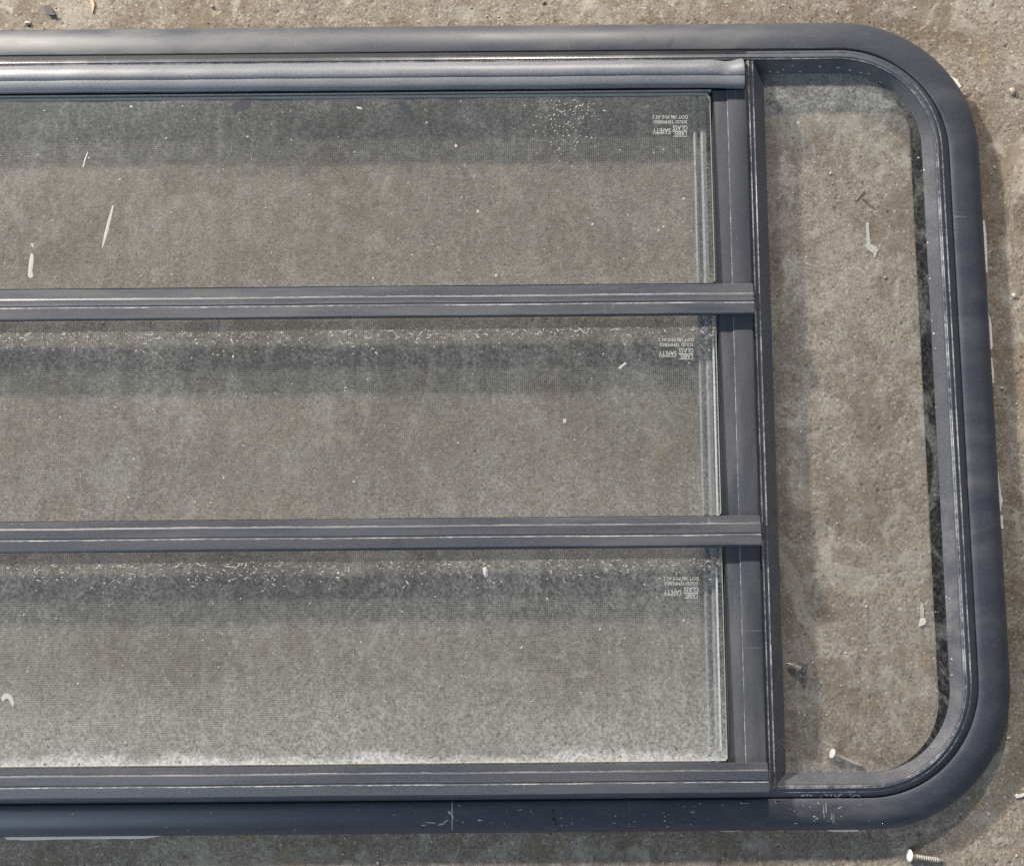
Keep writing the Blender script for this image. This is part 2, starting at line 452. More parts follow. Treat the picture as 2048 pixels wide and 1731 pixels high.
def extrude_y(name, prof, y0, y1, mat, parent, n=40, smooth=40, deform=None, glint_wear=()):
    V, Fc = [], []
    m_ = len(prof)
    for i in range(n + 1):
        y = y0 + (y1 - y0) * i / n
        for (x, z) in prof:
            p = (x, y, z)
            if deform: p = deform(*p)
            V.append(p)
    for i in range(n):
        for j in range(m_):
            k = (j + 1) % m_
            Fc.append((i * m_ + j, i * m_ + k, (i + 1) * m_ + k, (i + 1) * m_ + j))
    Fc.append(tuple(range(m_))[::-1]); Fc.append(tuple(n * m_ + j for j in range(m_)))
    me_ = mesh(name, V, Fc); fix_normals(me_)
    o = newobj(name, me_, mat, parent, smooth)
    if glint_wear:
        me_.materials.append(M_glint_wear)
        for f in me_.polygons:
            if f.index < n * m_ and f.index % m_ in glint_wear: f.material_index = 1
    return o

XS0 = XL + 0.045                              # louvre opening: left end
# mullion between the louvres and the side pane
def mx(px, z): return X(px, z * MM, 754)
yMt, yMb = Y(122, 0.020, 1510), Y(1574, 0.020, 1545)
mprof = [(mx(1503, 17), 0.0006), (mx(1502, 17), .017), (mx(1506, 18.5), .0185), (mx(1511, 19.6), .0196), (mx(1514, 21), .0208), (mx(1516.5, 21.4), .0214),
         (mx(1519, 21), .0209), (mx(1520, 20.2), .0200), (mx(1522.5, 20.2), .0199), (mx(1523.5, 20.8), .0207), (mx(1525.5, 21), .0210), (mx(1527.5, 20.4), .0203),
         (mx(1529, 18.8), .0188), (mx(1537, 14.5), .0145), (mx(1546.5, 10.6), .0106), (mx(1546, 7), .0072), (mx(1543, .5), .0006)]
mprof = [(x, z) for x, z in mprof]
def mdef(x, y, z):
    # mitred ends: the sloping face runs back at both ends, the rest is full length
    t = max(0.0, (x - mprof[11][0]) / (mprof[14][0] - mprof[11][0]))
    lim = 0.011 * t
    return (x, min(max(y, yMb + lim), yMt - lim), z)
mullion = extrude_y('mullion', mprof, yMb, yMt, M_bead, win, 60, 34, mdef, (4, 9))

# jamb the louvres close on
def jx(px, z): return X(px, z * MM, 380)
yJt, yJb = Y(176, .026, 1460), Y(1575, .026, 1500)
jprof = [(jx(1431, 18), .003), (jx(1430, 22), .0220), (jx(1433, 22.4), .0224), (jx(1459, 22.4), .0224), (jx(1460, 23), .0230), (jx(1462, 23.2), .0232),
         (jx(1495, 23.2), .0232), (jx(1498, 22.6), .0226), (jx(1499, 18), .0160), (jx(1497, 10), .003)]
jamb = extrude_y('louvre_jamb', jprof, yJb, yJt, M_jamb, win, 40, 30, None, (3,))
# the jamb at the far left end, out of the picture
jl = [(XS0 - (x - jprof[0][0]) + 0.0, z) for x, z in jprof]
extrude_y('louvre_jamb', jl, yJb, yJt, M_jamb, win, 8, 30)
XJ = jx(1497, 25)                             # right end of rails
XP = jx(1424.5, 23)                           # right end of the louvre glass

# hood rail over the first louvre
hp = [(123, 19.5), (123.5, 24.5), (126, 27.4), (131, 29.2), (137, 30.0), (144, 30.2), (151, 29.9), (153, 29.4), (156, 29.5), (164, 29.4), (171, 28.8), (175.5, 27.8), (178.5, 25.6), (178, 21.5)]
hoodprof = [(Y(a, z * MM), z * MM) for a, z in hp]
XH = jx(1497, 27) - 0.0008
def hood_def(x, y, z):
    d = XH - x
    z += 0.00022 * math.sin(x * 47) + 0.00016 * math.sin(x * 133 + 1)
    if d < 0.05:
        k = max(0, 1 - d / 0.05)
        dent = math.exp(-((d - 0.012) / 0.007) ** 2)
        f = (y - hoodprof[-1][0]) / (hoodprof[0][0] - hoodprof[-1][0])     # 0 lip .. 1 top
        z -= 0.0035 * dent * max(0, f - 0.15)
        y += -0.0012 * k * k * (1 - f) + 0.0006 * k * f
        z += 0.0012 * math.exp(-(d / 0.004) ** 2) * f
        x -= 0.0022 * (1 - f) * math.exp(-(d / 0.004) ** 2)
    return y, z
def hd(x, y, z):
    return hood_def(x, y, z)
hood = extrude_x('hood_rail', hoodprof, XS0 - 0.02, XH, M_hood, win, 170, hd, 38)
# pale channel line below the hood
tp = [(Y(182.5, .0228), .0195), (Y(182.5, .0228), .0226), (Y(185.3, .0228), .0228), (Y(185.6, .0228), .0195)]
extrude_x('top_channel', tp, XS0, jx(1428, 23.8), M_vinyl_glint, win, 20)
# fill below the hood so the frame is closed at the top, and below the last rail
tpb = [(Y(112, .014), .002), (Y(112, .014), .0195), (Y(176, .0195), .0195), (Y(179, .0195), .002)]
extrude_x('top_track', tpb, XS0 - .02, jx(1500, 18), M_dark, win, 8)

# ------------------------------------------------------------------ louvre panes
ZLO, ZHI = 0.0243, 0.0258                     # glass top edge / bottom edge (outer face)
bars_px = [  # glass end, ledge start, ledge end, band end, face start, face end (y px at x=1000)
    (569, 572, 590, 605.5, 607.5, 631.5),
    (1033, 1036, 1049, 1070, 1072, 1095),
    (1524, 1529, 1543, 1564.5, 1566.5, 1590)]
tops_px = [186, 634, 1098]
louvres = []
for i in range(3):
    g_end, l0, l1, b1, f0, f1 = bars_px[i]
    y_top = Y(tops_px[i], ZLO) + (-0.0012 if i == 0 else 0.006)
    y_bot = Y(g_end, ZHI)
    rc = 0.0045
    ys_hide = y_bot - 0.003
    def gzp(y): return ZLO + (ZHI - ZLO) * (y_top - y) / (y_top - y_bot)
    # outline with rounded right corners
    P = [(XS0, y_top), ]
    for a in range(0, 91, 15):
        P.append((XP - rc + rc * math.sin(math.radians(a)), y_top - rc + rc * math.cos(math.radians(a))))
    r2 = 0.0025
    for a in range(0, 91, 18):
        P.append((XP - r2 + r2 * math.cos(math.radians(a)), y_bot + r2 - r2 * math.sin(math.radians(a))))
    P.append((XS0, y_bot))
    n = len(P); th = 0.0038
    V = [(x, y, gzp(y)) for x, y in P] + [(x, y, gzp(y) - th) for x, y in P]
    Fc = [tuple(range(n))[::-1], tuple(range(n, 2 * n))] + [(k, (k + 1) % n, n + (k + 1) % n, n + k) for k in range(n)]
    me_ = mesh('louvre_pane', V, Fc); fix_normals(me_)
    if i == 2: gr = [(y_bot + 0.001, y_bot + 0.010, 0.40, 1.3), (y_bot, y_bot + 0.085, 0.20, 1.5)]
    elif i == 1: gr = [(y_bot, y_bot + 0.05, 0.05, 1.5)]
    else: gr = [(y_bot, y_bot + 0.03, 0.05, 1.5), (y_top, y_top - 0.03, 0.03, 1.0)]
    pane = newobj('louvre_pane', me_, glass_mat('dusty_louvre_glass', 0.066 + 0.02 * i, gr, 0.4 * i), win)
    me_.materials.append(M_gedge); me_.materials.append(M_gclear)
    for p in me_.polygons:
        p.material_index = 1 if abs(p.normal.z) < 0.5 else 2 if p.normal.z < 0 else 0
    pane['label'] = ['top louvre pane with white streaks under the hood', 'middle louvre pane speckled along its upper edge',
                     'bottom louvre pane with pale dirt band along its rail'][i]
    # rail clamped on the lower edge of the pane
    zb = ZHI
    bp = [(l0 - 1.5, zb - .001), (l0, zb + .0009), (l1 - 1.0, zb + .0012), (l1, zb + .0024), (l1 + 2.5, zb + .0028), (l1 + 7, zb + .0027), (b1 - 2, zb + .0030), (b1, zb + .0024),
          (f0, zb + .0030), (f0 + 1.5, zb + .0037), (f1 - 3, zb + .0039), (f1 - .5, zb + .0034), (f1 + .2, zb + .0022), (f1, zb - .0004), (f1 - 14, zb - .0008), (l0 + 4, zb - .0042)]
    bprof = [(Y(a, z), z) for a, z in bp]
    seedx = 3.1 * i
    def bdef(x, y, z, s=seedx):
        return y + 0.00012 * math.sin(x * 29 + s) + 0.00006 * math.sin(x * 97 + s), z + 0.0001 * math.sin(x * 41 + s)
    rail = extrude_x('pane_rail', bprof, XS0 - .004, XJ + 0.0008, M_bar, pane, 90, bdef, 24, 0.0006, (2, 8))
    # dark seal below the rail
    sp = [(Y(f1 - 4, zb), zb - .0002), (Y(f1 + 1.6, zb), zb - .0004), (Y(f1 + 2.6, ZLO), ZLO + .0003), (Y(f1 - 4, ZLO), ZLO + .0003)]
    if i < 2: extrude_x('rubber_seal', sp, XS0, XP + .001, M_gasket, pane, 10)
    louvres.append((pane, rail, y_top, y_bot, gzp))

# ------------------------------------------------------------------ insect screen behind the louvres
ZS = 0.0095
xs1 = X(1391, ZS, 380); ysT, ysB = Y(165, ZS), Y(1560, ZS)
V, Fc = [], []
def wire(ax, u, v0, v1, z, wd):
    b = len(V); h = wd / 2
    for v in (v0, v1):
        for (du, dz) in ((-h, 0), (0, h), (h, 0), (0, -h)):
            V.append((u + du, v, z + dz) if ax == 'y' else (v, u + du, z + dz))
    for k in range(4):
        Fc.append((b + k, b + (k + 1) % 4, b + 4 + (k + 1) % 4, b + 4 + k))
pitch = 0.00150
u = XS0
while u < xs1:
    wire('y', u, ysB, ysT, ZS, 0.00023); u += pitch
u = ysB
while u < ysT:
    wire('x', u, XS0, xs1, ZS + 0.00016, 0.00023); u += pitch
screen = newobj('insect_screen', mesh('insect_screen', V, Fc), M_wire, win)
screen['kind'] = 'stuff'
def sx_(px, z): return X(px, z * MM, 380)
rp = [(sx_(1390, 9), .004), (sx_(1389.5, 11), .0105), (sx_(1393, 11.5), .0115), (sx_(1397, 11), .0108), (sx_(1399, 9), .0085), (sx_(1402, 9), .0085),
      (sx_(1404, 11), .0108), (sx_(1408, 12), .0118), (sx_(1415, 12), .0114), (sx_(1417, 10), .0095), (sx_(1417, 6), .004)]
extrude_y('screen_rail', rp, ysB, ysT, M_alu, screen, 20, 30)
rp2 = [(Y(1535, .010), .004), (Y(1533, .011), .011), (Y(1556, .011), .011), (Y(1560, .010), .004)]
extrude_x('screen_rail', rp2, XS0, xs1, M_alu, screen, 10)
rp3 = [(Y(176, .010), .004), (Y(176, .011), .011), (Y(196, .011), .011), (Y(197, .010), .004)]
extrude_x('screen_rail', rp3, XS0, xs1, M_alu, screen, 10)
# glass edge reflection drawn as pale strips at the ends of two lower louvres
for (xa, ya, xb, yb) in ((1427, 676, 1434.5, 1030), (1433, 1134, 1441.5, 1500)):
    a = at(xa, ya, .0165); b = at(xb, yb, .0165)
    x_ = (a[0] + b[0]) / 2
    extrude_y('edge_glint_strip', [(x_ - .0005, .014), (x_ - .0005, .0166), (x_ + .0006, .0168), (x_ + .0006, .014)], b[1], a[1], M_vinyl_glint, screen, 6)

# ------------------------------------------------------------------ side pane
zg = 0.0104
sgx0 = mx(1540, 10.4); sgx1 = X(1877, zg)
sgt, sgb = Y(150, zg), Y(1552, zg)
R_ = 0.060
P = [(sgx0, sgb)]
for a in range(-90, 1, 8): P.append((sgx1 - R_ + R_ * math.cos(math.radians(a)), sgb + R_ + R_ * math.sin(math.radians(a))))
for a in range(0, 91, 8): P.append((sgx1 - R_ + R_ * math.cos(math.radians(a)), sgt - R_ + R_ * math.sin(math.radians(a))))
P.append((sgx0, sgt))
n = len(P); th = 0.0032
V = [(x, y, zg) for x, y in P] + [(x, y, zg - th) for x, y in P]
Fc = [tuple(range(n)), tuple(range(n, 2 * n))[::-1]] + [(k, (k + 1) % n, n + (k + 1) % n, n + k) for k in range(n)]
me_ = mesh('side_pane', V, Fc); fix_normals(me_)
side = newobj('side_pane', me_, glass_mat('dusty_side_glass', 0.045, [(sgb, sgb + .014, 0.20, 1.0), (sgt, sgt - .075, 0.20, 0.9)], 2.0, 0.02, 0.12), win)
me_.materials.append(M_gedge); me_.materials.append(M_gclear)
for p in me_.polygons:
    p.material_index = 1 if abs(p.normal.z) < 0.5 else 2 if p.normal.z < 0 else 0
side['label'] = 'narrow fixed side pane with rounded corners and clear dusty glass'

# ------------------------------------------------------------------ marks lying on surfaces, placed by looking up the surface
def bvh(*objs):
    V, Fc = [], []
    for o in objs:
        b = len(V)
        V += [tuple(v.co) for v in o.data.vertices]
        Fc += [tuple(b + k for k in p.vertices) for p in o.data.polygons]
    return BVHTree.FromPolygons(V, Fc)
def hit(B, px, py):
    d = ray(px, py)
    for e in (0, 1.5, -1.5, 3):
        d = ray(px, py + e)
        loc, nor, _, _ = B.ray_cast(Vector(c_pos), Vector(d))
        if loc is not None: break
    if loc is None: return None
    if nor.dot(Vector(d)) > 0: nor = -nor
    return loc, nor
def blob_px(cx, cy, L, W, ang, n=7, jag=0.25):
    out = []
    for k in range(n):
        a = 2 * math.pi * k / n
        r = 1 + random.uniform(-jag, jag)
        x, y = math.cos(a) * L / 2 * r, math.sin(a) * W / 2 * r
        out.append((cx + x * math.cos(ang) - y * math.sin(ang), cy + x * math.sin(ang) + y * math.cos(ang)))
    return out
class Marks:
    def __init__(self, B, lift=0.00012): self.B, self.V, self.F, self.lift = B, [], [], lift
    def poly(self, pts, crown=0.6):
        ring = [hit(self.B, *p) for p in pts]
        if any(r is None for r in ring): return
        cx = sum(p[0] for p in pts) / len(pts); cy = sum(p[1] for p in pts) / len(pts)
        c = hit(self.B, cx, cy)
        if c is None: return
        zs = [r[0].z for r in ring]
        if max(zs) - min(zs) > 0.009: return
        b = len(self.V)
        self.V.append(c[0] + c[1] * self.lift * (1 + crown * 2))
        for r in ring: self.V.append(r[0] + r[1] * self.lift)
        m_ = len(ring)
        for k in range(m_): self.F.append((b, b + 1 + k, b + 1 + (k + 1) % m_))
    def single(self, name, mat, parent, pts, crown=0.6):
        self.V, self.F = [], []
        self.poly(pts, crown)
        return newobj(name, mesh(name, self.V, self.F), mat, parent)
    def build(self, name, mat, parent, stuff=True):
        o = newobj(name, mesh(name, self.V, self.F), mat, parent)
        if stuff: o['kind'] = 'stuff'
        return o
B_p = [bvh(l[0]) for l in louvres]
B_rail = [bvh(l[1]) for l in louvres]
B_side = bvh(side)
B_frame = bvh(frame, bead, wall)
B_hood = bvh(hood)

# dried drops along the upper edges of the two lower louvres
for i, (y0, y1) in ((1, (641, 705)), (2, (1106, 1180))):
    mk = Marks(B_p[i])
    for k in range(1150):
        x = random.uniform(0, 1420 + 12 * i)
        d = abs(random.gauss(0.12, 0.34))
        if d > 1: continue
        clump = 0.5 + 0.5 * math.sin(x * 0.013 + i * 2) * math.sin(x * 0.031 + 1)
        if random.random() > 0.25 + 0.75 * clump: continue
        y = y0 + (y1 - y0) * d + (1020 - x) * 0.0095
        mk.poly(blob_px(x, y, min(12, 1.8 + random.expovariate(0.35)), random.uniform(1.2, 2.8), random.gauss(0.1, 0.5), 7, 0.4))
    mk.build('dried_drops', M_dash, louvres[i][0])
# loose specks on every pane
for i, (y0, y1, nn) in enumerate(((195, 565, 130), (645, 1028, 120), (1110, 1500, 120))):
    mk = Marks(B_p[i])
    for k in range(nn):
        s = min(6, 1.6 + random.expovariate(1.3))
        mk.poly(blob_px(random.uniform(0, 1420), random.uniform(y0, y1), s * random.uniform(.8, 1.4), s, random.uniform(0, 3), 6))
    if i == 0:
        for k in range(150):      # frosted cluster
            x = random.gauss(1140, 42); y = 200 + abs(random.gauss(0, 55))
            mk.poly(blob_px(x, y, random.uniform(1.5, 4), random.uniform(1.5, 3), random.uniform(0, 3), 5))
    mk.build('dust_specks', M_white, louvres[i][0])
mk = Marks(B_side)
for k in range(150):
    s = min(5, 1.6 + random.expovariate(1.6))
    mk.poly(blob_px(random.uniform(1545, 1880), random.uniform(160, 1540), s * random.uniform(.9, 1.5), s, random.uniform(0, 3), 6))
mk.build('dust_specks', M_white, side)
mk = Marks(B_frame)
for k in range(46):
    y = random.uniform(300, 1400); x = 1850 + (y - 500) * 0.054 + random.uniform(-14, 12)
    s = random.uniform(2, 4.5); mk.poly(blob_px(x, y, s, s, 0, 6))
for x, y in ((1540, 143), (1556, 144), (1567, 139), (1585, 131), (1600, 143), (1640, 133), (1676, 135), (1700, 140), (1722, 145), (1737, 147), (1760, 164)):
    mk.poly(blob_px(x, y, random.uniform(4, 7), 2.6, 0.1, 6))
mk.build('dust_specks', M_white, wall)
# splashes on the bottom flange
mk = Marks(B_frame)
for k in range(95):
    x = random.choice((random.uniform(900, 1440), random.gauss(1340, 60), random.gauss(1640, 45), random.uniform(0, 2000)))
    y = random.uniform(1608, 1656) + (1000 - x) * 0.008
    if x > 1780: continue
    mk.poly(blob_px(x, y, min(10, 1.5 + random.expovariate(0.45)), random.uniform(1.0, 2.6), random.gauss(0.0, 0.4), 7, 0.45))
for x in (1648, 1652, 1664, 1668):
    mk.poly(blob_px(x, random.uniform(1612, 1640), 26, 1.5, 1.5, 6))
for k in range(30):
    mk.poly(blob_px(random.uniform(1600, 1720), random.uniform(1586, 1592), random.uniform(3, 8), 2.5, random.uniform(-.6, .6), 6))
mk.build('dried_splashes', M_dash, frame)
mk = Marks(B_frame, 0.0002)
for (x, y, L, W, a) in ((904.5, 1606, 14, 2, 1.57), (904.3, 1618, 14, 3.5, 1.6), (905, 1630, 13, 5, 1.5), (899, 1624, 12, 5, 0.7), (904.5, 1641, 12, 2.6, 1.57), (904.6, 1652, 14, 2, 1.57)):
    mk.single('white_scrape', M_white, frame, blob_px(x, y, L, W, a, 9, 0.35))
for (x, y, L, W, a) in ((862, 1643, 22, 2.5, .05), (884, 1646, 18, 2.5, -.2), (848, 1648, 10, 2.5, 0), (892, 1640, 12, 3, -.5), (960, 1638, 9, 3.5, 0)):
    mk.single('white_scrape', M_white, frame, blob_px(x, y, L, W, a))
mk = Marks(B_frame, 0.00015)
mk.single('dark_crack', M_dark, frame, [(1104, 1616), (1106, 1616), (1107, 1634), (1112, 1643), (1119, 1655), (1122, 1660), (1118, 1660), (1110, 1648), (1104, 1636)])
mk = Marks(B_p[0], 0.00008)
mk.single('dark_smear', M_smear, louvres[0][0], [(462, 215), (470, 203), (488, 199), (503, 202), (500, 214), (484, 221), (470, 224)], 0)
mk.single('dark_smear', M_smear, louvres[0][0], [(795, 202), (806, 201), (816, 212), (828, 226), (830, 236), (816, 230), (802, 218)], 0)
mk = Marks(B_p[0], 0.0002)
for pts in ([(225, 410), (228, 411), (222, 440), (214, 472), (207, 492), (204, 497), (208, 470), (216, 440)],
            [(62, 506), (67, 508), (68, 520), (65, 540), (67, 552), (62, 556), (56, 552), (57, 535), (59, 518)],
            [(62, 487), (66, 486), (69, 494), (65, 494)],
            [(175, 303), (177, 304), (172, 320), (168, 335), (165, 334), (169, 318)],
            [(953, 420), (957, 419), (959, 424), (955, 426)], [(712, 213), (722, 214), (726, 219), (716, 218)]):
    mk.single('white_streak', M_white, louvres[0][0], pts, 0.4)
mk = Marks(B_p[1], 0.0002)
mk.single('white_streak', M_white, louvres[1][0], [(1236, 735), (1250, 724), (1254, 726), (1241, 738)])
mk.single('white_streak', M_white, louvres[1][0], [(1126, 838), (1132, 836), (1133, 844), (1127, 846)])
mk = Marks(B_p[2], 0.0003)
mk.single('white_streak', M_white, louvres[2][0], [(965, 1134), (972, 1132), (976, 1140), (977, 1150), (971, 1154), (967, 1147)], 1.5)
mk.single('white_streak', M_white, louvres[2][0], [(2, 1394), (8, 1386), (16, 1385), (24, 1390), (29, 1403), (26, 1414), (22, 1400), (14, 1393), (6, 1402)], 0)

# etched safety marking, upside down on each pane
def text_mesh(body, width, height):
    cu = bpy.data.curves.new('t', 'FONT'); cu.body = body; cu.size = 1.0; cu.resolution_u = 2
    o = bpy.data.objects.new('t', cu); col.objects.link(o)
    dg = bpy.context.evaluated_depsgraph_get(); dg.update()
    m_ = o.evaluated_get(dg).to_mesh()
    V = np.array([v.co[:] for v in m_.vertices]); Fs = [tuple(p.vertices) for p in m_.polygons]
    bpy.data.objects.remove(o); bpy.data.curves.remove(cu)
    lo, hi = V.min(0), V.max(0)
    V = (V - lo) / np.maximum(hi - lo, 1e-6)
    return V[:, :2] * np.array([width, height]), Fs
TXT = [('LABEL', 1347, 1373, 263, 271), ('GLASS', 1345.5, 1375, 251, 260), ('SAFETY', 1305.5, 1341, 256.5, 266), ('SOLID TEMPERED', 1307, 1374, 240.5, 247), ('DOT 186 M10 AS 2', 1305, 1375, 230.5, 237.5)]
BARS = [(1344, 1375, 261.6, 262.6), (1306, 1340, 267.2, 268), (1346, 1374, 272, 273)]
tcache = {}
for i in range(3):
    dx, dy = ((0, 0), (12, 445), (22, 922))[i]
    pane, _, yt, yb_, gzp = louvres[i]
    V, Fc = [], []
    def put(px, py, lift=0.00018):
        h_ = hit(B_p[i], px, py); return h_[0] + h_[1] * lift
    for body, x0, x1, y0, y1 in TXT:
        if body not in tcache: tcache[body] = text_mesh(body, 1, 1)
        tv, tf = tcache[body]
        b = len(V)
        for (uu, vv) in tv:               # turned by 180 degrees
            V.append(put(x1 + dx - uu * (x1 - x0), y0 + dy + vv * (y1 - y0)))
        Fc += [tuple(b + k for k in f) for f in tf]
    for x0, x1, y0, y1 in BARS:
        b = len(V)
        for p in ((x0, y0), (x1, y0), (x1, y1), (x0, y1)): V.append(put(p[0] + dx, p[1] + dy))
        Fc.append((b, b + 1, b + 2, b + 3))
    o = newobj('safety_marking', mesh('safety_marking', V, Fc), M_print, pane)

# ------------------------------------------------------------------ weep slots and sealant on the frame
for k, (x0, x1, y0, y1) in enumerate(((1482.5, 1496, 1595, 1603.5), (1551, 1573, 1594, 1602.5))):
    V, Fc = [], []
    ring = [(x0, y0 + 2), (x0 + 2, y0), (x1 - 2, y0), (x1, y0 + 2), (x1, y1 - 2), (x1 - 2, y1), (x0 + 2, y1), (x0, y1 - 2)]
    def off(p, e): 
        cx, cy = (x0 + x1) / 2, (y0 + y1) / 2
        return (p[0] + math.copysign(e, p[0] - cx), p[1] + math.copysign(e, p[1] - cy))
    B3 = bvh(frame, bead, wall)
    for (e, lift) in ((1.6, 0.0001), (0.6, 0.0005), (0.0, 0.0004), (-1.0, 0.00025)):
        for p in ring:
            h_ = hit(B3, *off(p, e)); V.append(h_[0] + Vector((0, 0, 1)) * lift)
    for r in range(3):
        for j in range(8): Fc.append((r * 8 + j, r * 8 + (j + 1) % 8, (r + 1) * 8 + (j + 1) % 8, (r + 1) * 8 + j))
    Fc.append(tuple(24 + j for j in range(8)))
    o = newobj('weep_slot', mesh('weep_slot', V, Fc), M_bar, frame)
    o.data.materials.append(M_slot_shade_liner)
    for p in o.data.polygons:
        if p.index >= 16: p.material_index = 1
    o.data.materials.append(M_vinyl_glint)
    for p in o.data.polygons:
        if p.index in (4, 5, 6): p.material_index = 2  # lower rim painted pale as its highlight

def sealant(pts, w0, th=0.0018, z=0.0091):
    # a ragged strip of old sealant squeezed out under the flange; pts = outer edge in pixels
    V, Fc = [], []
    P = [at(x, y, z) for x, y in pts]
    n = len(P)
    cen = np.array([X(1000, z), Y(865, z), 0])
    for k, p in enumerate(P):
        a = P[max(0, k - 1)]; b = P[min(n - 1, k + 1)]
        t = (b - a) / np.linalg.norm(b - a)
        nrm = np.array([t[1], -t[0], 0])
        if np.dot(nrm, p - cen) > 0: nrm = -nrm
        ww = w0 * MM
        V += [tuple(p + [0, 0, -th * 0.3]), tuple(p + nrm * 0.0006 + [0, 0, th * 0.25]), tuple(p + nrm * ww + [0, 0, th * 0.2]), tuple(p + nrm * ww + [0, 0, -th])]
    for k in range(n - 1):
        for j in range(4):
            Fc.append((k * 4 + j, k * 4 + (j + 1) % 4, (k + 1) * 4 + (j + 1) % 4, (k + 1) * 4 + j))
    Fc.append((0, 1, 2, 3)); Fc.append(tuple((n - 1) * 4 + j for j in (3, 2, 1, 0)))
    me_ = mesh('sealant_strip', V, Fc); fix_normals(me_)
    return newobj('sealant_strip', me_, M_seal, frame)
def jitter(pts, n, amp):
    out = []
    for k in range(len(pts) - 1):
        for j in range(n):
            t = j / n
            out.append((pts[k][0] + (pts[k + 1][0] - pts[k][0]) * t + random.uniform(-amp, amp), pts[k][1] + (pts[k + 1][1] - pts[k][1]) * t + random.uniform(-amp, amp)))
    out.append(pts[-1]); return out
sealant(jitter([(4, 1671), (14, 1678), (48, 1679), (140, 1677), (205, 1677), (290, 1676), (333, 1669)], 4, .5), 5)
sealant(jitter([(838, 1664), (905, 1665), (1010, 1664.3), (1125, 1662.5)], 6, .5), 5)
sealant(jitter([(1428, 1660), (1450, 1662), (1482, 1661)], 4, .5), 5)
sealant(jitter([(1655, 1661), (1690, 1662.5), (1716, 1662)], 4, .6), 5)
sealant(jitter([(1738, 1658), (1760, 1657), (1790, 1651)], 3, .6), 5)
sealant(jitter([(1783, 66), (1788, 66), (1818, 81), (1815, 87)], 3, .5), 6)
sealant(jitter([(1878, 134), (1890, 140), (1906, 154), (1917, 159), (1908, 164)], 3, .5), 6)
sealant(jitter([(1921, 192), (1933, 206), (1950, 250), (1946, 256)], 4, .5), 5)
sealant(jitter([(1970, 440), (1974, 480), (1976, 545)], 4, .5), 5)
sealant(jitter([(1977, 620), (1984, 650), (1986, 692), (1983, 700)], 4, .5), 5)
sealant(jitter([(1985, 715), (1988, 740), (1989, 765)], 3, .5), 5)
sealant(jitter([(1996, 940), (2002, 975), (2006, 1002), (2003, 1022)], 4, .8), 5)
sealant(jitter([(2006, 1030), (2008, 1055)], 4, .8), 5)

# ------------------------------------------------------------------ loose things on the ground
def lathe(prof, n=14):
    V, Fc = [], []
    for (x, r) in prof:
        for k in range(n):
            a = 2 * math.pi * k / n; V.append((x, r * math.cos(a), r * math.sin(a)))
    for i in range(len(prof) - 1):
        for k in range(n):
            Fc.append((i * n + k, i * n + (k + 1) % n, (i + 1) * n + (k + 1) % n, (i + 1) * n + k))
    Fc.append(tuple(range(n))[::-1]); Fc.append(tuple((len(prof) - 1) * n + k for k in range(n)))
    return V, Fc
def place_axis(o, a, b):
    v = Vector(b) - Vector(a)
    o.location = a
    o.rotation_euler = v.to_track_quat('X', 'Z').to_euler()
def nail(head_px, tip_px, label, head_mat, rh=0.0042, rs=0.00150, rings=True):
    a = at(*head_px, 0.0042); b = at(*tip_px, 0.0010)
    a[2] = 0.0040 + gz(a[0], a[1]); b[2] = 0.0010 + gz(b[0], b[1])
    L = float(np.linalg.norm(b - a))
    root = bpy.data.objects.new('nail', None); col.objects.link(root)
    V, Fc = lathe([(-.0003, rh * .80), (0.0, rh * .95), (.0004, rh), (.0009, rh), (.0012, rh * .8), (.0013, rs)], 20)
    hd_ = newobj('nail_head', mesh('nail_head', V, Fc), head_mat, root, 50)
    pr = [(.0010, rs)]
    x = .002
    while x < L - .005:
        if rings: pr += [(x, rs * .82), (x + .0006, rs * .82), (x + .0008, rs * 1.12), (x + .0013, rs * 1.0)]
        else: pr += [(x, rs)]
        x += .0017
    pr += [(L - .004, rs * .9), (L - .001, rs * .3), (L, rs * .05)]
    V, Fc = lathe(pr, 12)
    newobj('nail_shank', mesh('nail_shank', V, Fc), M_nail, root, 50)
    place_axis(root, a, b)
    return tag(root, label, 'nail')
nail((1818, 1709.5), (1888, 1720), 'ring shank nail with white head beside the corner of the frame', M_nailhead)
nail((1663, 1505), (1728, 1533), 'pale roofing nail lying on the ground under the side pane', M_nailhead, 0.0036, 0.0011, False)
# screw: pointed bright shank and dark countersunk head
a = at(1609, 1338, .0035); b = at(1572, 1324, .0016)
a[2] = .0038 + gz(a[0], a[1]); b[2] = .0022 + gz(b[0], b[1])
L = float(np.linalg.norm(b - a))
root = bpy.data.objects.new('screw', None); col.objects.link(root)
V, Fc = lathe([(-.0006, .0026), (0, .0036), (.0006, .0036), (.0028, .0019)], 16)
newobj('screw_head', mesh('screw_head', V, Fc), M_screw, root, 40)
pr = [(.0026, .0019)]
x = .0034
while x < L - .004:
    pr += [(x, .0014), (x + .0004, .0020), (x + .0008, .0014)]; x += .0011
pr += [(L - .003, .0012), (L, .0001)]
V, Fc = lathe(pr, 12)
newobj('screw_shank', mesh('screw_shank', V, Fc), M_nail, root, 50)
place_axis(root, a, b)
tag(root, 'dark steel screw on the ground under the side pane beside the mullion', 'screw')

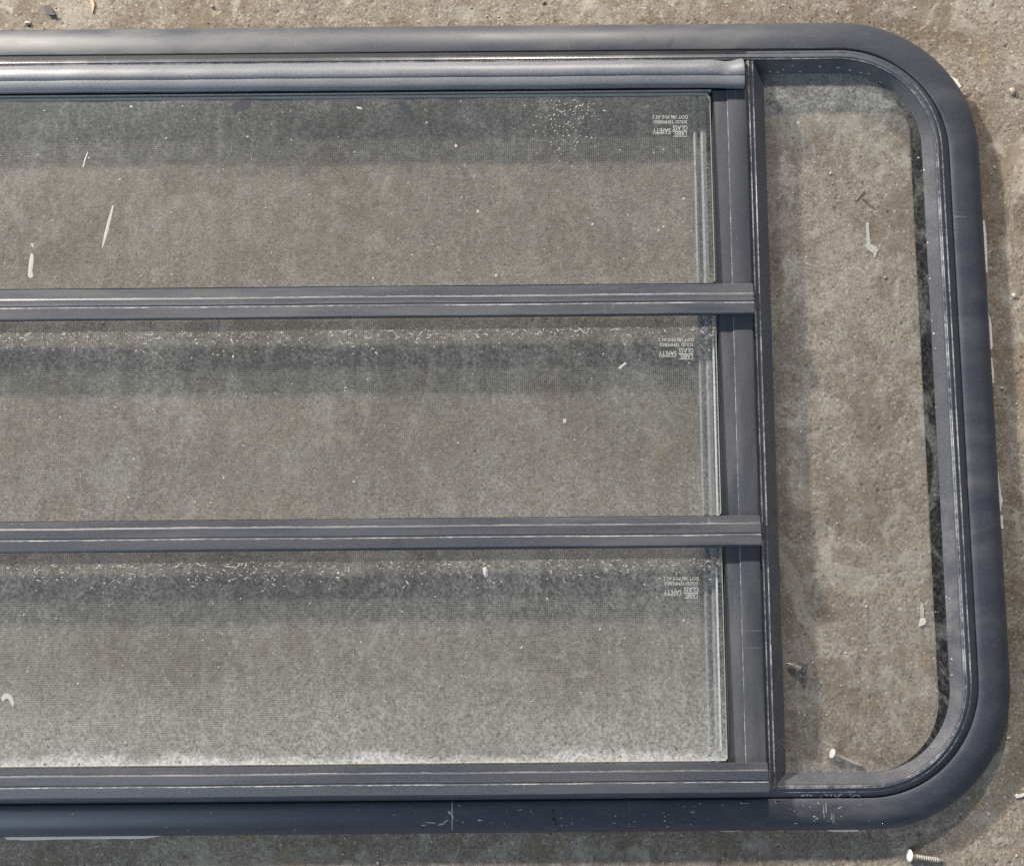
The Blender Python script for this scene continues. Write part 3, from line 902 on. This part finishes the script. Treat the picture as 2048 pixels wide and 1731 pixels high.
def pebble_mesh(name, sx, sy, sz, seed, sub=2, jag=0.16):
    r = random.Random(seed)
    bm = bmesh.new(); bmesh.ops.create_icosphere(bm, subdivisions=sub, radius=1)
    dirs = [Vector((r.gauss(0, 1), r.gauss(0, 1), r.gauss(0, 1))).normalized() for _ in range(7)]
    for v in bm.verts:
        f = 1.0
        for d in dirs:
            t = v.co.dot(d)
            if t > 0.72: f *= 1 - (t - 0.72) * 0.75
        v.co = Vector((v.co.x * sx, v.co.y * sy, v.co.z * sz)) * f * (1 + r.uniform(-jag, jag) * 0.3)
    m_ = bpy.data.meshes.new(name); bm.to_mesh(m_); bm.free()
    return m_
def stone_mat(name, c): return simple(name, c, 0.85, 0, 0.3, 700)
M_pink = stone_mat('pinkish_stone', (0.46, 0.38, 0.31)); M_cream = stone_mat('cream_stone', (0.60, 0.55, 0.46)); M_greyst = stone_mat('grey_stone', (0.27, 0.25, 0.22))
for (px, py, L, W, ang, mt, lab) in (
        (2025, 182, 14, 18, 0.2, M_pink, 'flat pinkish pebble out on the concrete by the rounded frame corner'),
        (2029, 590, 9, 13, 0.4, M_cream, 'small cream pebble in the shade beside the long side of the frame'),
        (2005, 775, 9, 6, 0.0, M_cream, 'small pale pebble lying close beside the frame, below a cream one'),
        (1990, 334, 6, 9, 0.6, M_cream, 'tiny pale pebble at the shadow edge beside the frame corner'),
        (1978, 1627, 6, 9, -0.4, M_cream, 'small pale pebble past the frame corner near the ring shank nail'),
        (2019, 1475, 9, 5, 0.3, M_cream, 'pale sliver pebble beside the end of the frame'),
        (55, 46, 16, 9, 0.1, M_cream, 'cream pebble lying against the long flange near the dark flake'),
        (424, 12, 10, 7, 0.1, M_pink, 'rounded pinkish pebble alone on the concrete beyond the hood rail')):
    p = at(px, py, 0.001)
    o = newobj('pebble', pebble_mesh('pebble', L / 2 * S, W / 2 * S, min(L, W) / 2 * S * 0.8, px), mt, None, 40)
    o.location = (p[0], p[1], gz(p[0], p[1]) + min(L, W) / 2 * S * 0.35); o.rotation_euler = (0.1, 0.1, ang)
    tag(o, lab, 'pebble', 'pebbles around the window')
def flat_piece(name, pts, th, mat, label, cat, z=0.0006, tilt=0.0):
    P = [at(x, y, z) for x, y in pts]
    c = np.mean(P, 0); n = len(P)
    zz = max(gz(p[0], p[1]) for p in P) + 0.0002
    V = [(p[0] - c[0], p[1] - c[1], th + tilt * (p[0] - c[0])) for p in P] + [((p[0] - c[0]) * 1.03, (p[1] - c[1]) * 1.03, 0 + tilt * (p[0] - c[0])) for p in P]
    Fc = [tuple(range(n)), tuple(range(n, 2 * n))[::-1]] + [(k, (k + 1) % n, n + (k + 1) % n, n + k) for k in range(n)]
    me_ = mesh(name, V, Fc); fix_normals(me_)
    o = newobj(name, me_, mat); o.location = (c[0], c[1], zz)
    return tag(o, label, cat)
M_flake = stone_mat('dark_grey_flake', (0.10, 0.10, 0.105)); M_straw = stone_mat('pale_straw', (0.60, 0.46, 0.30)); M_twig = stone_mat('brown_twig', (0.13, 0.10, 0.075))
M_paint = stone_mat('grey_white_paint', (0.50, 0.50, 0.47)); M_wflake = stone_mat('white_paint_flake', (0.68, 0.65, 0.59))
flat_piece('slate_flake', [(88, 14), (91, 10.5), (99, 11), (104, 17), (108, 25), (113, 30), (107, 31.5), (97, 30), (91, 22)], .0016, M_flake, 'small dark grey flake on the concrete beyond the hood rail', 'flake', .001, 0.06)
flat_piece('straw', [(181, 0), (186, -2), (190, 10), (188, 20), (186, 27), (184, 14)], .0008, M_straw, 'short pale straw on the concrete beyond the hood rail', 'straw')
flat_piece('twig', [(1710, 400.5), (1719, 392), (1728, 382), (1729.5, 383.5), (1721, 393.5), (1712, 402)], .0005, M_twig, 'thin grey brown twig under the side pane, end to end with a thicker one', 'twig')
flat_piece('twig', [(1724, 398), (1726, 396), (1737, 405), (1747.5, 413), (1746, 415.5), (1735, 408)], .0008, M_twig, 'thicker brown twig under the side pane, just off the long paint drip', 'twig')
flat_piece('paint_drip', [(1732, 446), (1737.5, 446), (1739, 468), (1741, 488), (1753, 492), (1757, 499), (1754, 504), (1751, 514), (1748, 514), (1747, 506), (1737, 501), (1731, 493), (1734, 487), (1733, 468)], .0003, M_paint, 'grey white dried paint drip on the ground under the side pane', 'paint drip')
flat_piece('paint_flake', [(1840, 1243), (1843, 1235), (1849, 1234), (1852.5, 1240), (1850, 1247), (1843, 1250), (1840, 1252)], .0011, M_wflake, 'bright white paint flake under the side pane near the gasket', 'flake', .001, 0.1)
flat_piece('paint_drip', [(1843, 1203), (1846, 1206), (1848.5, 1214), (1848, 1232), (1842, 1233), (1840.5, 1216)], .0003, M_paint, 'small grey paint smear on the ground next to the white flake', 'paint drip')
flat_piece('chip', [(2030, 1589), (2034, 1586), (2040, 1588), (2050, 1584), (2052, 1588), (2042, 1592), (2033, 1594)], .0009, M_wflake, 'pale curved chip on the concrete past the frame corner', 'chip')

# grit: far too many grains to count
protos = []
for k in range(6):
    m_ = pebble_mesh('g', 1, random.uniform(.6, .9), random.uniform(.45, .7), 100 + k, 1, 0.5)
    protos.append((np.array([v.co[:] for v in m_.vertices]), np.array([p.vertices[:] for p in m_.polygons])))
    bpy.data.meshes.remove(m_)
Vg, Fg, Cg, base = [], [], [], 0
NG = 5200
dens = fft_noise(80, 96, 0.01, 0.02, 0.4, 1.2, 9)
cnt = 0
while cnt < NG:
    x, y = rng.uniform(-0.47, 0.40), rng.uniform(-0.33, 0.39)
    dd = dens[int((y - GY0) / .01) % 80, int((x - GX0) / .01) % 96]
    if rng.random() > 0.45 + 0.35 * dd: continue
    s = min(0.0019, 0.00022 + rng.exponential(0.00024))
    pv, pf = protos[rng.integers(6)]
    a = rng.uniform(0, 6.28); ca, sa = math.cos(a), math.sin(a)
    v = pv * s
    v = np.stack([v[:, 0] * ca - v[:, 1] * sa + x, v[:, 0] * sa + v[:, 1] * ca + y, v[:, 2] + gz(x, y) + s * 0.25], -1)
    Vg.append(v); Fg.append(pf + base); base += len(v)
    t = rng.random()
    c = (0.52, 0.47, 0.39) if t < .42 else (0.34, 0.29, 0.225) if t < .72 else (0.70, 0.66, 0.58) if t < .86 else (0.13, 0.11, 0.09)
    Cg.append(np.tile(np.array([*(np.array(c) * rng.uniform(.8, 1.15)), 1.0]), (len(v), 1)))
    cnt += 1
Vg = np.concatenate(Vg); Fg = np.concatenate(Fg); Cg = np.concatenate(Cg)
me = bpy.data.meshes.new('grit')
me.vertices.add(len(Vg)); me.vertices.foreach_set('co', Vg.astype(np.float32).ravel())
me.loops.add(Fg.size); me.loops.foreach_set('vertex_index', Fg.astype(np.int32).ravel())
me.polygons.add(len(Fg)); me.polygons.foreach_set('loop_start', np.arange(0, Fg.size, 3, dtype=np.int32))
me.update(calc_edges=True)
at_ = me.color_attributes.new('grain_colour', 'FLOAT_COLOR', 'POINT'); at_.data.foreach_set('color', Cg.astype(np.float32).ravel())
N = NT('mixed_grit')
ca_ = N.n('ShaderNodeVertexColor', layer_name='grain_colour')
N.principled(ca_.outputs[0], 0.85)
grit = newobj('grit', me, N.m)
tag(grit, 'loose pale and dark grit scattered over the concrete', 'grit', kind='stuff')
